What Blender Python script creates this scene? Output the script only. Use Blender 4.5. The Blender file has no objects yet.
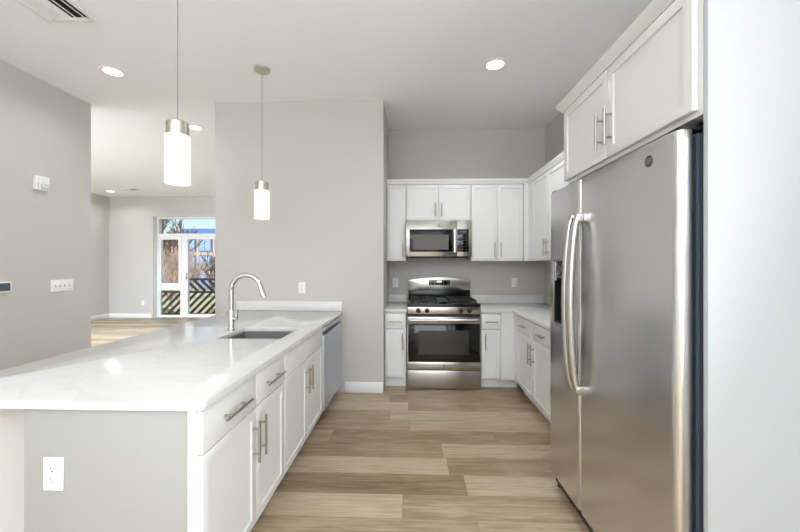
import bpy, bmesh, math, random
from mathutils import Vector, Matrix, Euler
random.seed(7)
S = bpy.context.scene
COL = S.collection
PI = math.pi
R = math.radians

# ------------------------------------------------------------------ camera
cam_d = bpy.data.cameras.new('camera'); cam = bpy.data.objects.new('camera', cam_d); COL.objects.link(cam)
cam.location = (0, 0, 1.31)
cam.rotation_euler = (R(90), 0, math.atan(12 / 358))
cam_d.sensor_width = 36; cam_d.lens = 358 / 800 * 36
cam_d.shift_y = -1 / 800; cam_d.clip_start = .02; cam_d.clip_end = 400
S.camera = cam

# ------------------------------------------------------------------ world, sun, large lights, exposure
S.view_settings.view_transform = 'Standard'; S.view_settings.look = 'None'
S.view_settings.gamma = 1; S.view_settings.exposure = 0.42; S.view_settings.use_curve_mapping = False
W = bpy.data.worlds.new('sky'); S.world = W; W.use_nodes = True
wn = W.node_tree.nodes; bg = wn['Background']
sky = wn.new('ShaderNodeTexSky'); sky.sky_type = 'NISHITA'; sky.sun_disc = False
sky.sun_elevation = R(38); sky.sun_rotation = R(200); sky.altitude = 50; sky.dust_density = .4
W.node_tree.links.new(sky.outputs[0], bg.inputs[0]); bg.inputs[1].default_value = .125
def light(name, kind, loc, rot, energy, color=(1, 1, 1), **kw):
    d = bpy.data.lights.new(name, kind); d.energy = energy; d.color = color
    for k, v in kw.items(): setattr(d, k, v)
    o = bpy.data.objects.new(name, d); COL.objects.link(o); o.location = loc; o.rotation_euler = rot
    return o
sun = light('sun', 'SUN', (-6, -8, 20), (0, 0, 0), 3.8, (1, .96, .9), angle=R(.6))
sun.rotation_euler = Vector((.55, .65, -.62)).to_track_quat('-Z', 'Y').to_euler()
# unseen fill lights added behind the camera and in the living room
light('rear_window_daylight', 'AREA', (-.8, -6.3, 1.75), (R(106), 0, 0), 92, (.87, .935, 1), shape='RECTANGLE', size=4.6, size_y=2.2)  # added frontal fill; the rear wall has no window here
light('ceiling_bounce_flash', 'AREA', (-1.0, -3.0, 2.2), (R(180), 0, 0), 215, (.80, .90, 1), shape='RECTANGLE', size=3.6, size_y=3.4)  # added upward fill hanging free, brightens the ceiling
light('right_window_daylight', 'AREA', (1.6, -.9, 1.5), (R(108), 0, R(102)), 120, (.85, .93, 1), shape='RECTANGLE', size=2.0, size_y=1.8)  # added fill for the left wall and peninsula fronts, no window built
light('side_window_daylight', 'AREA', (-7.3, 1.7, 1.6), (R(58), 0, R(-90)), 360, (.74, .87, 1), shape='RECTANGLE', size=5.0, size_y=2.4)  # added fill for the living room, out of view
light('living_window_daylight', 'AREA', (-5.5, -6.3, 1.6), (R(90), 0, 0), 260, (.78, .89, 1), shape='RECTANGLE', size=3.4, size_y=2.4)  # added fill aimed at the far living-room wall, out of view

# ------------------------------------------------------------------ materials
def newmat(name):
    m = bpy.data.materials.new(name); m.use_nodes = True
    nt = m.node_tree; b = nt.nodes['Principled BSDF']
    return m, nt, b
def srgb(r, g, b):
    f = lambda c: (c / 255 / 12.92) if c / 255 <= .04045 else ((c / 255 + .055) / 1.055) ** 2.4
    return (f(r), f(g), f(b), 1)
def N(nt, t, **kw):
    n = nt.nodes.new(t)
    for k, v in kw.items(): setattr(n, k, v)
    return n
def paint(name, col, rough=.5, var=.03, scale=6, metal=0, bump=0, bscale=200, spec=None, stretch=None, coat=0):
    """plain finish with a faint procedural variation"""
    m, nt, b = newmat(name)
    tc = N(nt, 'ShaderNodeTexCoord'); mp = N(nt, 'ShaderNodeMapping')
    nt.links.new(tc.outputs['Object'], mp.inputs[0])
    if stretch: mp.inputs['Scale'].default_value = stretch
    nz = N(nt, 'ShaderNodeTexNoise'); nz.inputs['Scale'].default_value = scale; nz.inputs['Detail'].default_value = 3
    nt.links.new(mp.outputs[0], nz.inputs['Vector'])
    mx = N(nt, 'ShaderNodeMix', data_type='RGBA')
    c = srgb(*col)
    mx.inputs[6].default_value = tuple(x * (1 - var) for x in c[:3]) + (1,)
    mx.inputs[7].default_value = tuple(min(1, x * (1 + var)) for x in c[:3]) + (1,)
    nt.links.new(nz.outputs[0], mx.inputs[0]); nt.links.new(mx.outputs[2], b.inputs['Base Color'])
    b.inputs['Roughness'].default_value = rough; b.inputs['Metallic'].default_value = metal
    if spec is not None: b.inputs['Specular IOR Level'].default_value = spec
    if coat: b.inputs['Coat Weight'].default_value = coat
    if bump:
        n2 = N(nt, 'ShaderNodeTexNoise'); n2.inputs['Scale'].default_value = bscale
        nt.links.new(mp.outputs[0], n2.inputs['Vector'])
        bp = N(nt, 'ShaderNodeBump'); bp.inputs['Strength'].default_value = bump; bp.inputs['Distance'].default_value = .002
        nt.links.new(n2.outputs[0], bp.inputs['Height']); nt.links.new(bp.outputs[0], b.inputs['Normal'])
    return m
def steel(name, col, rough, stretch, aniso=0.0, wave=0.0):
    """brushed stainless: grain noise stretched along the brushing, driving roughness and a tiny bump"""
    m, nt, b = newmat(name)
    tc = N(nt, 'ShaderNodeTexCoord'); mp = N(nt, 'ShaderNodeMapping'); mp.inputs['Scale'].default_value = stretch
    nt.links.new(tc.outputs['Object'], mp.inputs[0])
    nz = N(nt, 'ShaderNodeTexNoise'); nz.inputs['Scale'].default_value = 1; nz.inputs['Detail'].default_value = 4
    nt.links.new(mp.outputs[0], nz.inputs['Vector'])
    mr = N(nt, 'ShaderNodeMapRange'); mr.inputs[3].default_value = rough * .93; mr.inputs[4].default_value = rough * 1.07
    nt.links.new(nz.outputs[0], mr.inputs[0]); nt.links.new(mr.outputs[0], b.inputs['Roughness'])
    b.inputs['Base Color'].default_value = srgb(*col); b.inputs['Metallic'].default_value = 1
    
    last = None
    if wave:
        m3 = N(nt, 'ShaderNodeMapping'); m3.inputs['Scale'].default_value = (.5, .5, 2.6)
        nt.links.new(tc.outputs['Object'], m3.inputs[0])
        n3 = N(nt, 'ShaderNodeTexNoise'); n3.inputs['Scale'].default_value = 1.6; n3.inputs['Detail'].default_value = 1.5
        nt.links.new(m3.outputs[0], n3.inputs['Vector'])
        b2 = N(nt, 'ShaderNodeBump'); b2.inputs['Strength'].default_value = wave; b2.inputs['Distance'].default_value = .03
        nt.links.new(n3.outputs[0], b2.inputs['Height']); last = b2
    if last: nt.links.new(last.outputs[0], b.inputs['Normal'])
    return m
def emit(name, col, strength, base=(240, 240, 240)):
    m, nt, b = newmat(name)
    nz = N(nt, 'ShaderNodeTexNoise'); nz.inputs['Scale'].default_value = 2
    mr = N(nt, 'ShaderNodeMapRange'); mr.inputs[3].default_value = strength * .97; mr.inputs[4].default_value = strength * 1.03
    nt.links.new(nz.outputs[0], mr.inputs[0]); nt.links.new(mr.outputs[0], b.inputs['Emission Strength'])
    b.inputs['Base Color'].default_value = srgb(*base); b.inputs['Emission Color'].default_value = srgb(*col)
    b.inputs['Roughness'].default_value = .4
    return m
def glass_thin(name, tint=(1, 1, 1), fac=.06):
    m = bpy.data.materials.new(name); m.use_nodes = True; nt = m.node_tree
    nt.nodes.remove(nt.nodes['Principled BSDF'])
    out = nt.nodes['Material Output']
    t = N(nt, 'ShaderNodeBsdfTransparent'); t.inputs[0].default_value = (*tint, 1)
    g = N(nt, 'ShaderNodeBsdfGlossy'); g.inputs['Roughness'].default_value = .02
    mx = N(nt, 'ShaderNodeMixShader'); fr = N(nt, 'ShaderNodeFresnel'); fr.inputs[0].default_value = 1.35
    nt.links.new(fr.outputs[0], mx.inputs[0]); nt.links.new(t.outputs[0], mx.inputs[1]); nt.links.new(g.outputs[0], mx.inputs[2])
    nt.links.new(mx.outputs[0], out.inputs[0])
    return m
def floor_mat():
    m, nt, b = newmat('oak_plank')
    L = nt.links
    tc = N(nt, 'ShaderNodeTexCoord'); sp = N(nt, 'ShaderNodeSeparateXYZ'); L.new(tc.outputs['Object'], sp.inputs[0])
    def M(op, a, b_=None, c=None):
        n = N(nt, 'ShaderNodeMath', operation=op)
        for i, v in enumerate((a, b_, c)):
            if v is None: continue
            if isinstance(v, (int, float)): n.inputs[i].default_value = v
            else: L.new(v, n.inputs[i])
        return n.outputs[0]
    PW, PL = .197, 1.25
    yy = M('DIVIDE', M('ADD', sp.outputs[1], .122), PW); row = M('FLOOR', yy); fy = M('FRACT', yy)
    w1 = N(nt, 'ShaderNodeTexWhiteNoise', noise_dimensions='1D'); L.new(row, w1.inputs['W'])
    xx = M('ADD', M('DIVIDE', sp.outputs[0], PL), M('MULTIPLY', w1.outputs[0], 7.3)); ix = M('FLOOR', xx); fx = M('FRACT', xx)
    cv = N(nt, 'ShaderNodeCombineXYZ'); L.new(row, cv.inputs[0]); L.new(ix, cv.inputs[1])
    w2 = N(nt, 'ShaderNodeTexWhiteNoise', noise_dimensions='2D'); L.new(cv.outputs[0], w2.inputs['Vector'])
    # grain
    gv = N(nt, 'ShaderNodeCombineXYZ')
    L.new(M('ADD', M('MULTIPLY', sp.outputs[0], 3.2), M('MULTIPLY', w2.outputs[0], 40)), gv.inputs[0])
    L.new(M('ADD', M('MULTIPLY', sp.outputs[1], 46), M('MULTIPLY', w2.outputs[0], 91)), gv.inputs[1])
    g1 = N(nt, 'ShaderNodeTexNoise'); g1.inputs['Scale'].default_value = 1.2; g1.inputs['Detail'].default_value = 6; g1.inputs['Roughness'].default_value = .62; g1.inputs['Distortion'].default_value = .6
    L.new(gv.outputs[0], g1.inputs['Vector'])
    gv2 = N(nt, 'ShaderNodeCombineXYZ')
    L.new(M('ADD', M('MULTIPLY', sp.outputs[0], 1.1), M('MULTIPLY', w2.outputs[0], 17)), gv2.inputs[0])
    L.new(M('ADD', M('MULTIPLY', sp.outputs[1], 5), M('MULTIPLY', w2.outputs[0], 33)), gv2.inputs[1])
    g2 = N(nt, 'ShaderNodeTexNoise'); g2.inputs['Scale'].default_value = 1.3; g2.inputs['Detail'].default_value = 3; g2.inputs['Distortion'].default_value = 1.2
    L.new(gv2.outputs[0], g2.inputs['Vector'])
    tone = M('ADD', M('ADD', M('MULTIPLY', w2.outputs[0], .50), M('MULTIPLY', M('SUBTRACT', g1.outputs[0], .5), 1.0)), M('MULTIPLY', M('SUBTRACT', g2.outputs[0], .5), .65))
    cr = N(nt, 'ShaderNodeValToRGB'); L.new(M('ADD', tone, .22), cr.inputs[0])
    e = cr.color_ramp.elements
    e[0].position = 0; e[0].color = srgb(116, 93, 68); e[1].position = 1; e[1].color = srgb(210, 193, 170)
    for p, c in ((.3, (151, 128, 101)), (.55, (178, 157, 130)), (.8, (195, 176, 152))):
        q = e.new(p); q.color = srgb(*c)
    # seams between planks
    ey = M('MINIMUM', fy, M('SUBTRACT', 1, fy)); ex = M('MULTIPLY', M('MINIMUM', fx, M('SUBTRACT', 1, fx)), PL / PW)
    seam = M('LESS_THAN', M('MINIMUM', ey, ex), .009)
    mx = N(nt, 'ShaderNodeMix', data_type='RGBA'); L.new(M('MULTIPLY', seam, .55), mx.inputs[0]); L.new(cr.outputs[0], mx.inputs[6]); mx.inputs[7].default_value = srgb(92, 74, 54)
    L.new(mx.outputs[2], b.inputs['Base Color'])
    b.inputs['Roughness'].default_value = .42; b.inputs['Specular IOR Level'].default_value = .4
    bp = N(nt, 'ShaderNodeBump'); bp.inputs['Strength'].default_value = .12; bp.inputs['Distance'].default_value = .002
    L.new(g1.outputs[0], bp.inputs['Height']); L.new(bp.outputs[0], b.inputs['Normal'])
    return m
def quartz_mat():
    m, nt, b = newmat('white_quartz'); L = nt.links
    tc = N(nt, 'ShaderNodeTexCoord')
    n1 = N(nt, 'ShaderNodeTexNoise'); n1.inputs['Scale'].default_value = 1.7; n1.inputs['Detail'].default_value = 5; n1.inputs['Distortion'].default_value = 1.5
    L.new(tc.outputs['Object'], n1.inputs['Vector'])
    cr = N(nt, 'ShaderNodeValToRGB'); L.new(n1.outputs[0], cr.inputs[0])
    e = cr.color_ramp.elements; e[0].position = .46; e[0].color = srgb(224, 222, 217); e[1].position = .54; e[1].color = srgb(224, 222, 217)
    q = e.new(.5); q.color = srgb(219, 217, 212)
    L.new(cr.outputs[0], b.inputs['Base Color']); b.inputs['Roughness'].default_value = .13; b.inputs['Specular IOR Level'].default_value = .42
    return m
WALL = paint('taupe_wall_paint', (202, 197, 191), .62, .012, 3, bump=.03, bscale=300)
CEIL = paint('white_ceiling_paint', (249, 250, 251), .8, .01, 2, bump=.02, bscale=250)
TRIM = paint('white_trim_paint', (240, 240, 238), .4, .01)
CAB = paint('white_cabinet_paint', (231, 230, 227), .36, .012, 4)
ENDP = paint('grey_white_laminate', (164, 162, 158), .5, .02, 3)  # white end panel greyed, its shade is put into the colour
PANW = paint('white_laminate_panel', (190, 191, 193), .4, .01, 3)  # white panel paint darkened to offset the strong light on it
EMB = paint('emblem_grey', (120, 116, 110), .4, .04, 8, 1)
FLOOR = floor_mat()
QUARTZ = quartz_mat()
STEEL_V = steel('brushed_steel_vertical', (190, 188, 184), .27, (60, 60, 2.2), .3, .035)
STEEL_H = steel('brushed_steel_horizontal', (186, 183, 178), .25, (3, 60, 160), .3)
STEEL_F = steel('brushed_steel_door', (216, 216, 216), .26, (.8, .8, 5))
STEEL_D = steel('cool_steel_dishwasher', (206, 211, 220), .42, (40, 40, 3))
SINKM = steel('satin_sink_steel', (170, 166, 160), .42, (90, 4, 90))
NICKEL = steel('satin_nickel', (205, 199, 190), .34, (90, 90, 90))
PULL = steel('satin_pull_metal', (178, 172, 163), .33, (90, 90, 90))
CORD = paint('grey_cord', (140, 136, 130), .5, .04)
CHROME = paint('polished_chrome', (214, 214, 214), .09, .02, 4, 1)
BLACKG = paint('black_glass', (9, 9, 10), .06, .1, 3, spec=.6)
BLACKE = paint('black_enamel', (17, 17, 18), .22, .1, 5)
BLACKI = paint('cast_iron', (22, 22, 23), .55, .15, 40, bump=.2, bscale=120)
GRID = paint('dark_griddle_metal', (78, 78, 78), .35, .05, 8, 1)
BLACKP = paint('black_plastic', (20, 20, 22), .45, .1, 8)
OVENW = paint('oven_window_glass', (38, 38, 42), .07, .12, 6, spec=.7)
MWMESH = paint('microwave_window_mesh', (96, 94, 90), .45, .05, 300)
FRSIDE = paint('fridge_side_slate', (72, 84, 100), .38, .03, 6, spec=.5)
GASKET = paint('dark_gasket', (26, 31, 40), .6, .08)
WPLAST = paint('white_plastic', (243, 243, 240), .35, .01)
SLOT = paint('dark_slot', (60, 58, 55), .6, .05)
SCREEN = paint('thermostat_screen', (74, 84, 95), .2, .05)
REDM = paint('red_print', (178, 60, 50), .5, .04)
GREYP = paint('grey_print', (150, 150, 148), .5, .04)
LENSW = paint('clear_strobe_lens', (214, 216, 214), .12, .03, spec=.7)
VENTD = paint('duct_dark', (58, 56, 54), .7, .1)
SHADE = emit('lit_opal_glass', (255, 245, 230), .60, (190, 186, 178))
BULB = emit('lit_bulb', (255, 244, 226), 2.5)
LED = emit('lit_led_lens', (255, 250, 240), 4)
DISPL = emit('lit_clock_digits', (225, 240, 255), 1.2, (40, 40, 45))
VINYL = paint('white_vinyl_frame', (243, 243, 243), .35, .01)
GLASS = glass_thin('window_pane_glass')
RAIL = paint('black_railing_metal', (36, 35, 34), .5, .08)
CONC = paint('balcony_concrete', (176, 174, 168), .8, .08, 4)
LAWN = paint('winter_lawn', (196, 194, 152), .9, .3, .7)
BARK = paint('bare_bark', (122, 100, 84), .9, .2, 6)
BRUSH = paint('red_brown_twigs', (204, 178, 164), .9, .25, 3)
HEDGE = paint('hedge_green', (112, 122, 70), .9, .3, 4)
BRICK = paint('tan_brick', (200, 180, 164), .85, .12, 9)
BLUEP = paint('blue_panel', (84, 122, 190), .5, .12, .8)
BLUEG = paint('blue_window_glass', (146, 174, 216), .5, .2, .5, spec=.4)
PALEP = paint('pale_panel', (214, 208, 200), .6, .05)

# ------------------------------------------------------------------ mesh helpers
class MB:
    def __init__(s): s.bm = bmesh.new()
    def _merge(s, t, m=0, mat=None):
        if mat is not None: bmesh.ops.transform(t, matrix=mat, verts=t.verts)
        for f in t.faces: f.material_index = m
        me = bpy.data.meshes.new('tmp'); t.to_mesh(me); t.free()
        s.bm.from_mesh(me); bpy.data.meshes.remove(me)
    def box(s, x0, x1, y0, y1, z0, z1, bev=0, seg=2, m=0, mat=None):
        t = bmesh.new(); bmesh.ops.create_cube(t, size=1)
        for v in t.verts:
            v.co = (x0 + (v.co.x + .5) * (x1 - x0), y0 + (v.co.y + .5) * (y1 - y0), z0 + (v.co.z + .5) * (z1 - z0))
        if bev: bmesh.ops.bevel(t, geom=t.edges[:], offset=bev, segments=seg, profile=.5, affect='EDGES')
        s._merge(t, m, mat); return s
    def rbox(s, x0, x1, y0, y1, z0, z1, rad, axis='Z', sel=None, seg=5, bev=0, m=0):
        """box whose edges along an axis (optionally chosen by sel(midpoint)) are rounded"""
        t = bmesh.new(); bmesh.ops.create_cube(t, size=1)
        for v in t.verts:
            v.co = (x0 + (v.co.x + .5) * (x1 - x0), y0 + (v.co.y + .5) * (y1 - y0), z0 + (v.co.z + .5) * (z1 - z0))
        ai = 'XYZ'.index(axis); es = []
        for e in t.edges:
            d = e.verts[1].co - e.verts[0].co
            if abs(d[ai]) > 1e-6 and all(abs(d[k]) < 1e-6 for k in range(3) if k != ai):
                mid = (e.verts[0].co + e.verts[1].co) / 2
                if sel is None or sel(mid): es.append(e)
        bmesh.ops.bevel(t, geom=es, offset=rad, segments=seg, profile=.5, affect='EDGES')
        if bev:
            es = [e for e in t.edges if len(e.link_faces) == 2 and e.calc_face_angle(0) > R(60)]
            bmesh.ops.bevel(t, geom=es, offset=bev, segments=2, profile=.5, affect='EDGES')
        s._merge(t, m); return s
    def tube(s, pts, r, seg=12, m=0, caps=True, flat=None):
        """round (or elliptical: flat=(a,b)) tube along points; r number or list"""
        pts = [Vector(p) for p in pts]; n = len(pts)
        rs = r if isinstance(r, (list, tuple)) else [r] * n
        t = bmesh.new(); rings = []
        ref = None
        for i, p in enumerate(pts):
            d = (pts[min(i + 1, n - 1)] - pts[max(i - 1, 0)]).normalized()
            if ref is None:
                ref = Vector((0, 1, 0)) if abs(d.y) < .9 else Vector((1, 0, 0))
            u = (ref - d * ref.dot(d)).normalized(); v = d.cross(u); ref = u
            a, b = flat if flat else (1, 1)
            rings.append([t.verts.new(p + (u * math.cos(k * 2 * PI / seg) * a + v * math.sin(k * 2 * PI / seg) * b) * rs[i]) for k in range(seg)])
        for i in range(n - 1):
            for k in range(seg):
                t.faces.new((rings[i][k], rings[i][(k + 1) % seg], rings[i + 1][(k + 1) % seg], rings[i + 1][k]))
        if caps:
            t.faces.new(list(reversed(rings[0]))); t.faces.new(rings[-1])
        bmesh.ops.recalc_face_normals(t, faces=t.faces)
        s._merge(t, m); return s
    def lathe(s, prof, seg=32, m=0, mat=None, close=False):
        """profile of (radius, z) turned about Z"""
        t = bmesh.new(); rings = []
        for (r, z) in prof:
            if r < 1e-6: rings.append([t.verts.new((0, 0, z))])
            else: rings.append([t.verts.new((r * math.cos(k * 2 * PI / seg), r * math.sin(k * 2 * PI / seg), z)) for k in range(seg)])
        for a, b in zip(rings, rings[1:]):
            for k in range(seg):
                k2 = (k + 1) % seg
                if len(a) == 1 and len(b) == 1: continue
                if len(a) == 1: q = [a[0], b[k2], b[k]]
                elif len(b) == 1: q = [a[k], a[k2], b[0]]
                else: q = [a[k], a[k2], b[k2], b[k]]
                t.faces.new(q)
        bmesh.ops.recalc_face_normals(t, faces=t.faces)
        s._merge(t, m, mat); return s
    def prism(s, poly, y0, y1, m=0, mat=None, bev=0):
        """polygon in XZ extruded along Y"""
        t = bmesh.new()
        a = [t.verts.new((x, y0, z)) for x, z in poly]; b = [t.verts.new((x, y1, z)) for x, z in poly]
        n = len(poly); t.faces.new(a); t.faces.new(list(reversed(b)))
        for i in range(n): t.faces.new((a[i], b[i], b[(i + 1) % n], a[(i + 1) % n]))
        bmesh.ops.recalc_face_normals(t, faces=t.faces)
        if bev:
            es = [e for e in t.edges if e.calc_face_angle(0) > R(40)]
            bmesh.ops.bevel(t, geom=es, offset=bev, segments=2, profile=.5, affect='EDGES')
        s._merge(t, m, mat); return s
    def shaker(s, x0, x1, z0, z1, y0, y1, rail=.058, rec=.007, m=0):
        """five-piece door: front face at y0, flat panel set back inside a frame"""
        t = bmesh.new(); bmesh.ops.create_cube(t, size=1)
        for v in t.verts:
            v.co = (x0 + (v.co.x + .5) * (x1 - x0), y0 + (v.co.y + .5) * (y1 - y0), z0 + (v.co.z + .5) * (z1 - z0))
        bmesh.ops.bevel(t, geom=t.edges[:], offset=.0016, segments=2, profile=.5, affect='EDGES')
        t.faces.ensure_lookup_table()
        f = max((q for q in t.faces if q.normal.y < -.99), key=lambda q: q.calc_area())
        bmesh.ops.inset_region(t, faces=[f], thickness=rail - .0016, depth=0)
        bmesh.ops.inset_region(t, faces=[f], thickness=.0022, depth=0)
        for v in f.verts: v.co.y += rec
        s._merge(t, m); return s
    def text(s, txt, size, mat, depth=.0006, m=0):
        c = bpy.data.curves.new('txt', 'FONT'); c.body = txt; c.size = size; c.extrude = depth; c.align_x = 'CENTER'; c.align_y = 'CENTER'
        o = bpy.data.objects.new('txt', c); COL.objects.link(o)
        bpy.context.view_layer.update()
        me = bpy.data.meshes.new_from_object(o.evaluated_get(bpy.context.evaluated_depsgraph_get()))
        t = bmesh.new(); t.from_mesh(me); bpy.data.meshes.remove(me)
        bpy.data.objects.remove(o); bpy.data.curves.remove(c)
        s._merge(t, m, mat); return s
    def build(s, name, mats, parent=None, smooth=True, loc=None):
        me = bpy.data.meshes.new(name); s.bm.to_mesh(me); s.bm.free()
        for mm in (mats if isinstance(mats, (list, tuple)) else [mats]): me.materials.append(mm)
        if smooth:
            me.polygons.foreach_set('use_smooth', [True] * len(me.polygons)); me.set_sharp_from_angle(angle=R(32))
        o = bpy.data.objects.new(name, me); COL.objects.link(o)
        if parent: o.parent = parent
        if loc: o.location = loc
        return o
def tag(o, label, cat, group=None):
    o['label'] = label; o['category'] = cat
    if group: o['group'] = group
    return o
def thing(name, label, cat, loc=(0, 0, 0), rz=0, group=None, rot=None):
    o = bpy.data.objects.new(name, None); COL.objects.link(o); o.empty_display_size = .1
    o.location = loc; o.rotation_euler = rot if rot else (0, 0, rz)
    return tag(o, label, cat, group)
def struct(o):
    o['kind'] = 'structure'; return o
def dup(root, loc, label, rz=None):
    r = root.copy(); COL.objects.link(r); r.location = loc; r['label'] = label
    if rz is not None: r.rotation_euler = (0, 0, rz)
    for ch in list(root.children):
        c = ch.copy(); COL.objects.link(c); c.parent = r
        for g in ch.children:
            d = g.copy(); COL.objects.link(d); d.parent = c
    return r

# ------------------------------------------------------------------ the setting
CH = 3.0
struct(MB().box(-7.7, 1.9, -6.7, 8.90, -.12, 0).build('floor', FLOOR))
struct(MB().box(-7.7, 1.9, -6.7, 8.93, CH, CH + .12).build('ceiling', CEIL))
struct(MB().box(-3.53, -3.38, -6.5, 3.66, 0, CH).build('wall_left', WALL))
struct(MB().box(-2.05, -.294, 3.665, 4.62, 0, CH).build('wall_center', WALL))
struct(MB().box(-.294, 1.64, 4.48, 4.62, 0, CH).build('wall_back', WALL))
struct(MB().box(1.64, 1.78, -6.5, 8.65, 0, CH).build('wall_right', WALL))
struct(MB().box(-7.66, -7.52, -6.5, 8.78, 0, CH).build('wall_far_left', WALL))
struct(MB().box(-7.66, 1.78, -6.62, -6.5, 0, CH).build('wall_front', WALL))
WX0, WX1, WZ1 = -6.42, -4.50, 2.52
struct(MB().box(-7.52, WX0, 8.65, 8.93, 0, CH).box(WX1, 1.64, 8.65, 8.93, 0, CH).box(WX0, WX1, 8.65, 8.93, WZ1, CH).build('wall_far', WALL))
struct(MB().box(-1.515, -1.3655, 1.50, 3.664, 0, .808).box(-1.70, -1.3655, 1.38, 1.50, 0, .808).build('wall_peninsula', WALL))
def baseboard(name, *b):
    o = MB().box(*b, bev=.004).build(name, TRIM); return struct(o)
baseboard('baseboard_center', -.69, -.294, 3.650, 3.665, 0, .108)
baseboard('baseboard_center_left', -2.065, -2.05, 3.665, 4.6, 0, .108)
baseboard('baseboard_left', -3.38, -3.365, -6.4, 3.66, 0, .108)
baseboard('baseboard_far', -7.52, WX0 - .02, 8.635, 8.65, 0, .108)
baseboard('baseboard_far_right', WX1 + .02, 1.6, 8.635, 8.65, 0, .108)
baseboard('baseboard_far_left', -7.52, -7.505, -6.4, 8.635, 0, .108)

# far glazed balcony door unit: transom, casement over fixed lower light, glazed door
win = struct(bpy.data.objects.new('window_1', None)); COL.objects.link(win); win.location = (0, 8.80, 0)
def frame(name, x0, x1, z0, z1, t, y0, y1, mat=VINYL, parent=win):
    b = MB(); b.box(x0, x0 + t, y0, y1, z0, z1).box(x1 - t, x1, y0, y1, z0, z1).box(x0 + t, x1 - t, y0, y1, z0, z0 + t).box(x0 + t, x1 - t, y0, y1, z1 - t, z1)
    return b.build(name, mat, parent)
def pane(x0, x1, z0, z1, y, parent=win):
    return MB().box(x0, x1, y, y + .006, z0, z1).build('pane', GLASS, parent)
fr = MB()
fr.box(WX0, WX0 + .05, 0, .1, 0, WZ1).box(WX1 - .05, WX1, 0, .1, 0, WZ1).box(WX0 + .05, WX1 - .05, 0, .1, WZ1 - .045, WZ1).box(WX0 + .05, WX1 - .05, 0, .1, 0, .012)
fr.box(WX0 + .05, WX1 - .05, 0, .1, 2.02, 2.10).box(-5.785, -5.685, 0, .1, .012, 2.02).box(WX0 + .05, -5.785, 0, .1, .715, .785)
fr.build('window_frame', VINYL, win)
MB().box(WX0 + .0005, WX0 + .006, -.149, -.0005, 0, WZ1 - .0065).box(WX0 + .0005, WX1 - .0005, -.149, -.0005, WZ1 - .006, WZ1 - .0005).build('window_lining', TRIM, win)
pane(WX0 + .05, WX1 - .05, 2.10, WZ1 - .045, .05)
cs = frame('casement_sash', WX0 + .052, -5.787, .787, 2.018, .066, -.012, .06); pane(WX0 + .118, -5.853, .853, 1.952, .02, cs)
ls = frame('lower_light', WX0 + .052, -5.787, .014, .713, .035, .01, .07); pane(WX0 + .087, -5.822, .049, .678, .04, ls)
ds = frame('door_sash', -5.683, WX1 - .052, .014, 2.018, .062, -.01, .07); pane(-5.621, WX1 - .114, .076, 1.956, .03, ds)
MB().box(-5.665, -5.635, -.05, -.01, .95, 1.12, .004).build('handle', NICKEL, ds)

# ------------------------------------------------------------------ cabinets
def bar_pull(parent, x, y, z, length, vertical, r=.006):
    """bar pull standing off the front face at y (front looks to -y)"""
    b = MB(); h = length / 2; p = length * .3
    if vertical:
        b.tube([(x, y - .032, z - h), (x, y - .032, z + h)], r, 14)
        for s in (-p, p): b.tube([(x, y - .032, z + s), (x, y + .0005, z + s)], .0048, 10)
    else:
        b.tube([(x - h, y - .032, z), (x + h, y - .032, z)], r, 14)
        for s in (-p, p): b.tube([(x + s, y - .032, z), (x + s, y + .0005, z)], .0048, 10)
    return b.build('handle', PULL, parent)
DT = .02
def cabinet(label, loc, rz, w, depth, z0, z1, fronts, name='base_cabinet', cat='cabinet', toe=True, group=None, bottom=None, openx=(0, 0), top=True):
    """local frame: x along the front, y into the cabinet, front of carcass at y=0, z from the floor"""
    root = thing(name, label, cat, loc, rz, group)
    zb = z0
    c = MB(); t = .018
    c.box(0, t, 0, depth, zb, z1).box(w - t, w, 0, depth, zb, z1)
    c.box(t, w - t, 0, depth, zb, zb + t).box(t, w - t, depth - .006, depth, zb + t, z1)
    if top: c.box(t, w - t, 0, depth - .006, z1 - t, z1)
    # face frame behind the fronts
    fw = .036
    c.box(t, fw, 0, t, zb + t, z1 - t).box(w - fw, w - t, 0, t, zb + t, z1 - t).box(fw, w - fw, 0, t, z1 - .05, z1 - t)
    for f in fronts:
        if f[0] in ('drawer', 'false'): c.box(fw, w - fw, 0, t, f[3] - .02, f[3] + .02)
    c.build('carcass', CAB, root)
    if toe: MB().box(.0, w, .055, .07, 0, zb).build('toe_kick', CAB, root)
    for f in fronts:
        kind, x0, x1, fz0, fz1, hs = f
        b = MB()
        if kind == 'door':
            b.shaker(x0, x1, fz0, fz1, -DT, -.0005); d = b.build('door', CAB, root)
        else:
            b.box(x0, x1, -DT, -.0005, fz0, fz1, .0016); d = b.build('drawer' if kind == 'drawer' else 'false_front', CAB, root)
        if hs:
            side, ln = hs
            if side == 'h': bar_pull(d, (x0 + x1) / 2, -DT, (fz0 + fz1) / 2, ln, False)
            else:
                hx = x0 + .034 if side[0] == 'l' else x1 - .034
                hz = fz1 - .045 - ln / 2 if side[1] == 't' else fz0 + .045 + ln / 2
                bar_pull(d, hx, -DT, hz, ln, True)
    return root
G = .005
CT, CTH = .84, .03                                   # countertop height, thickness
CB = CT - CTH - .001
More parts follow.
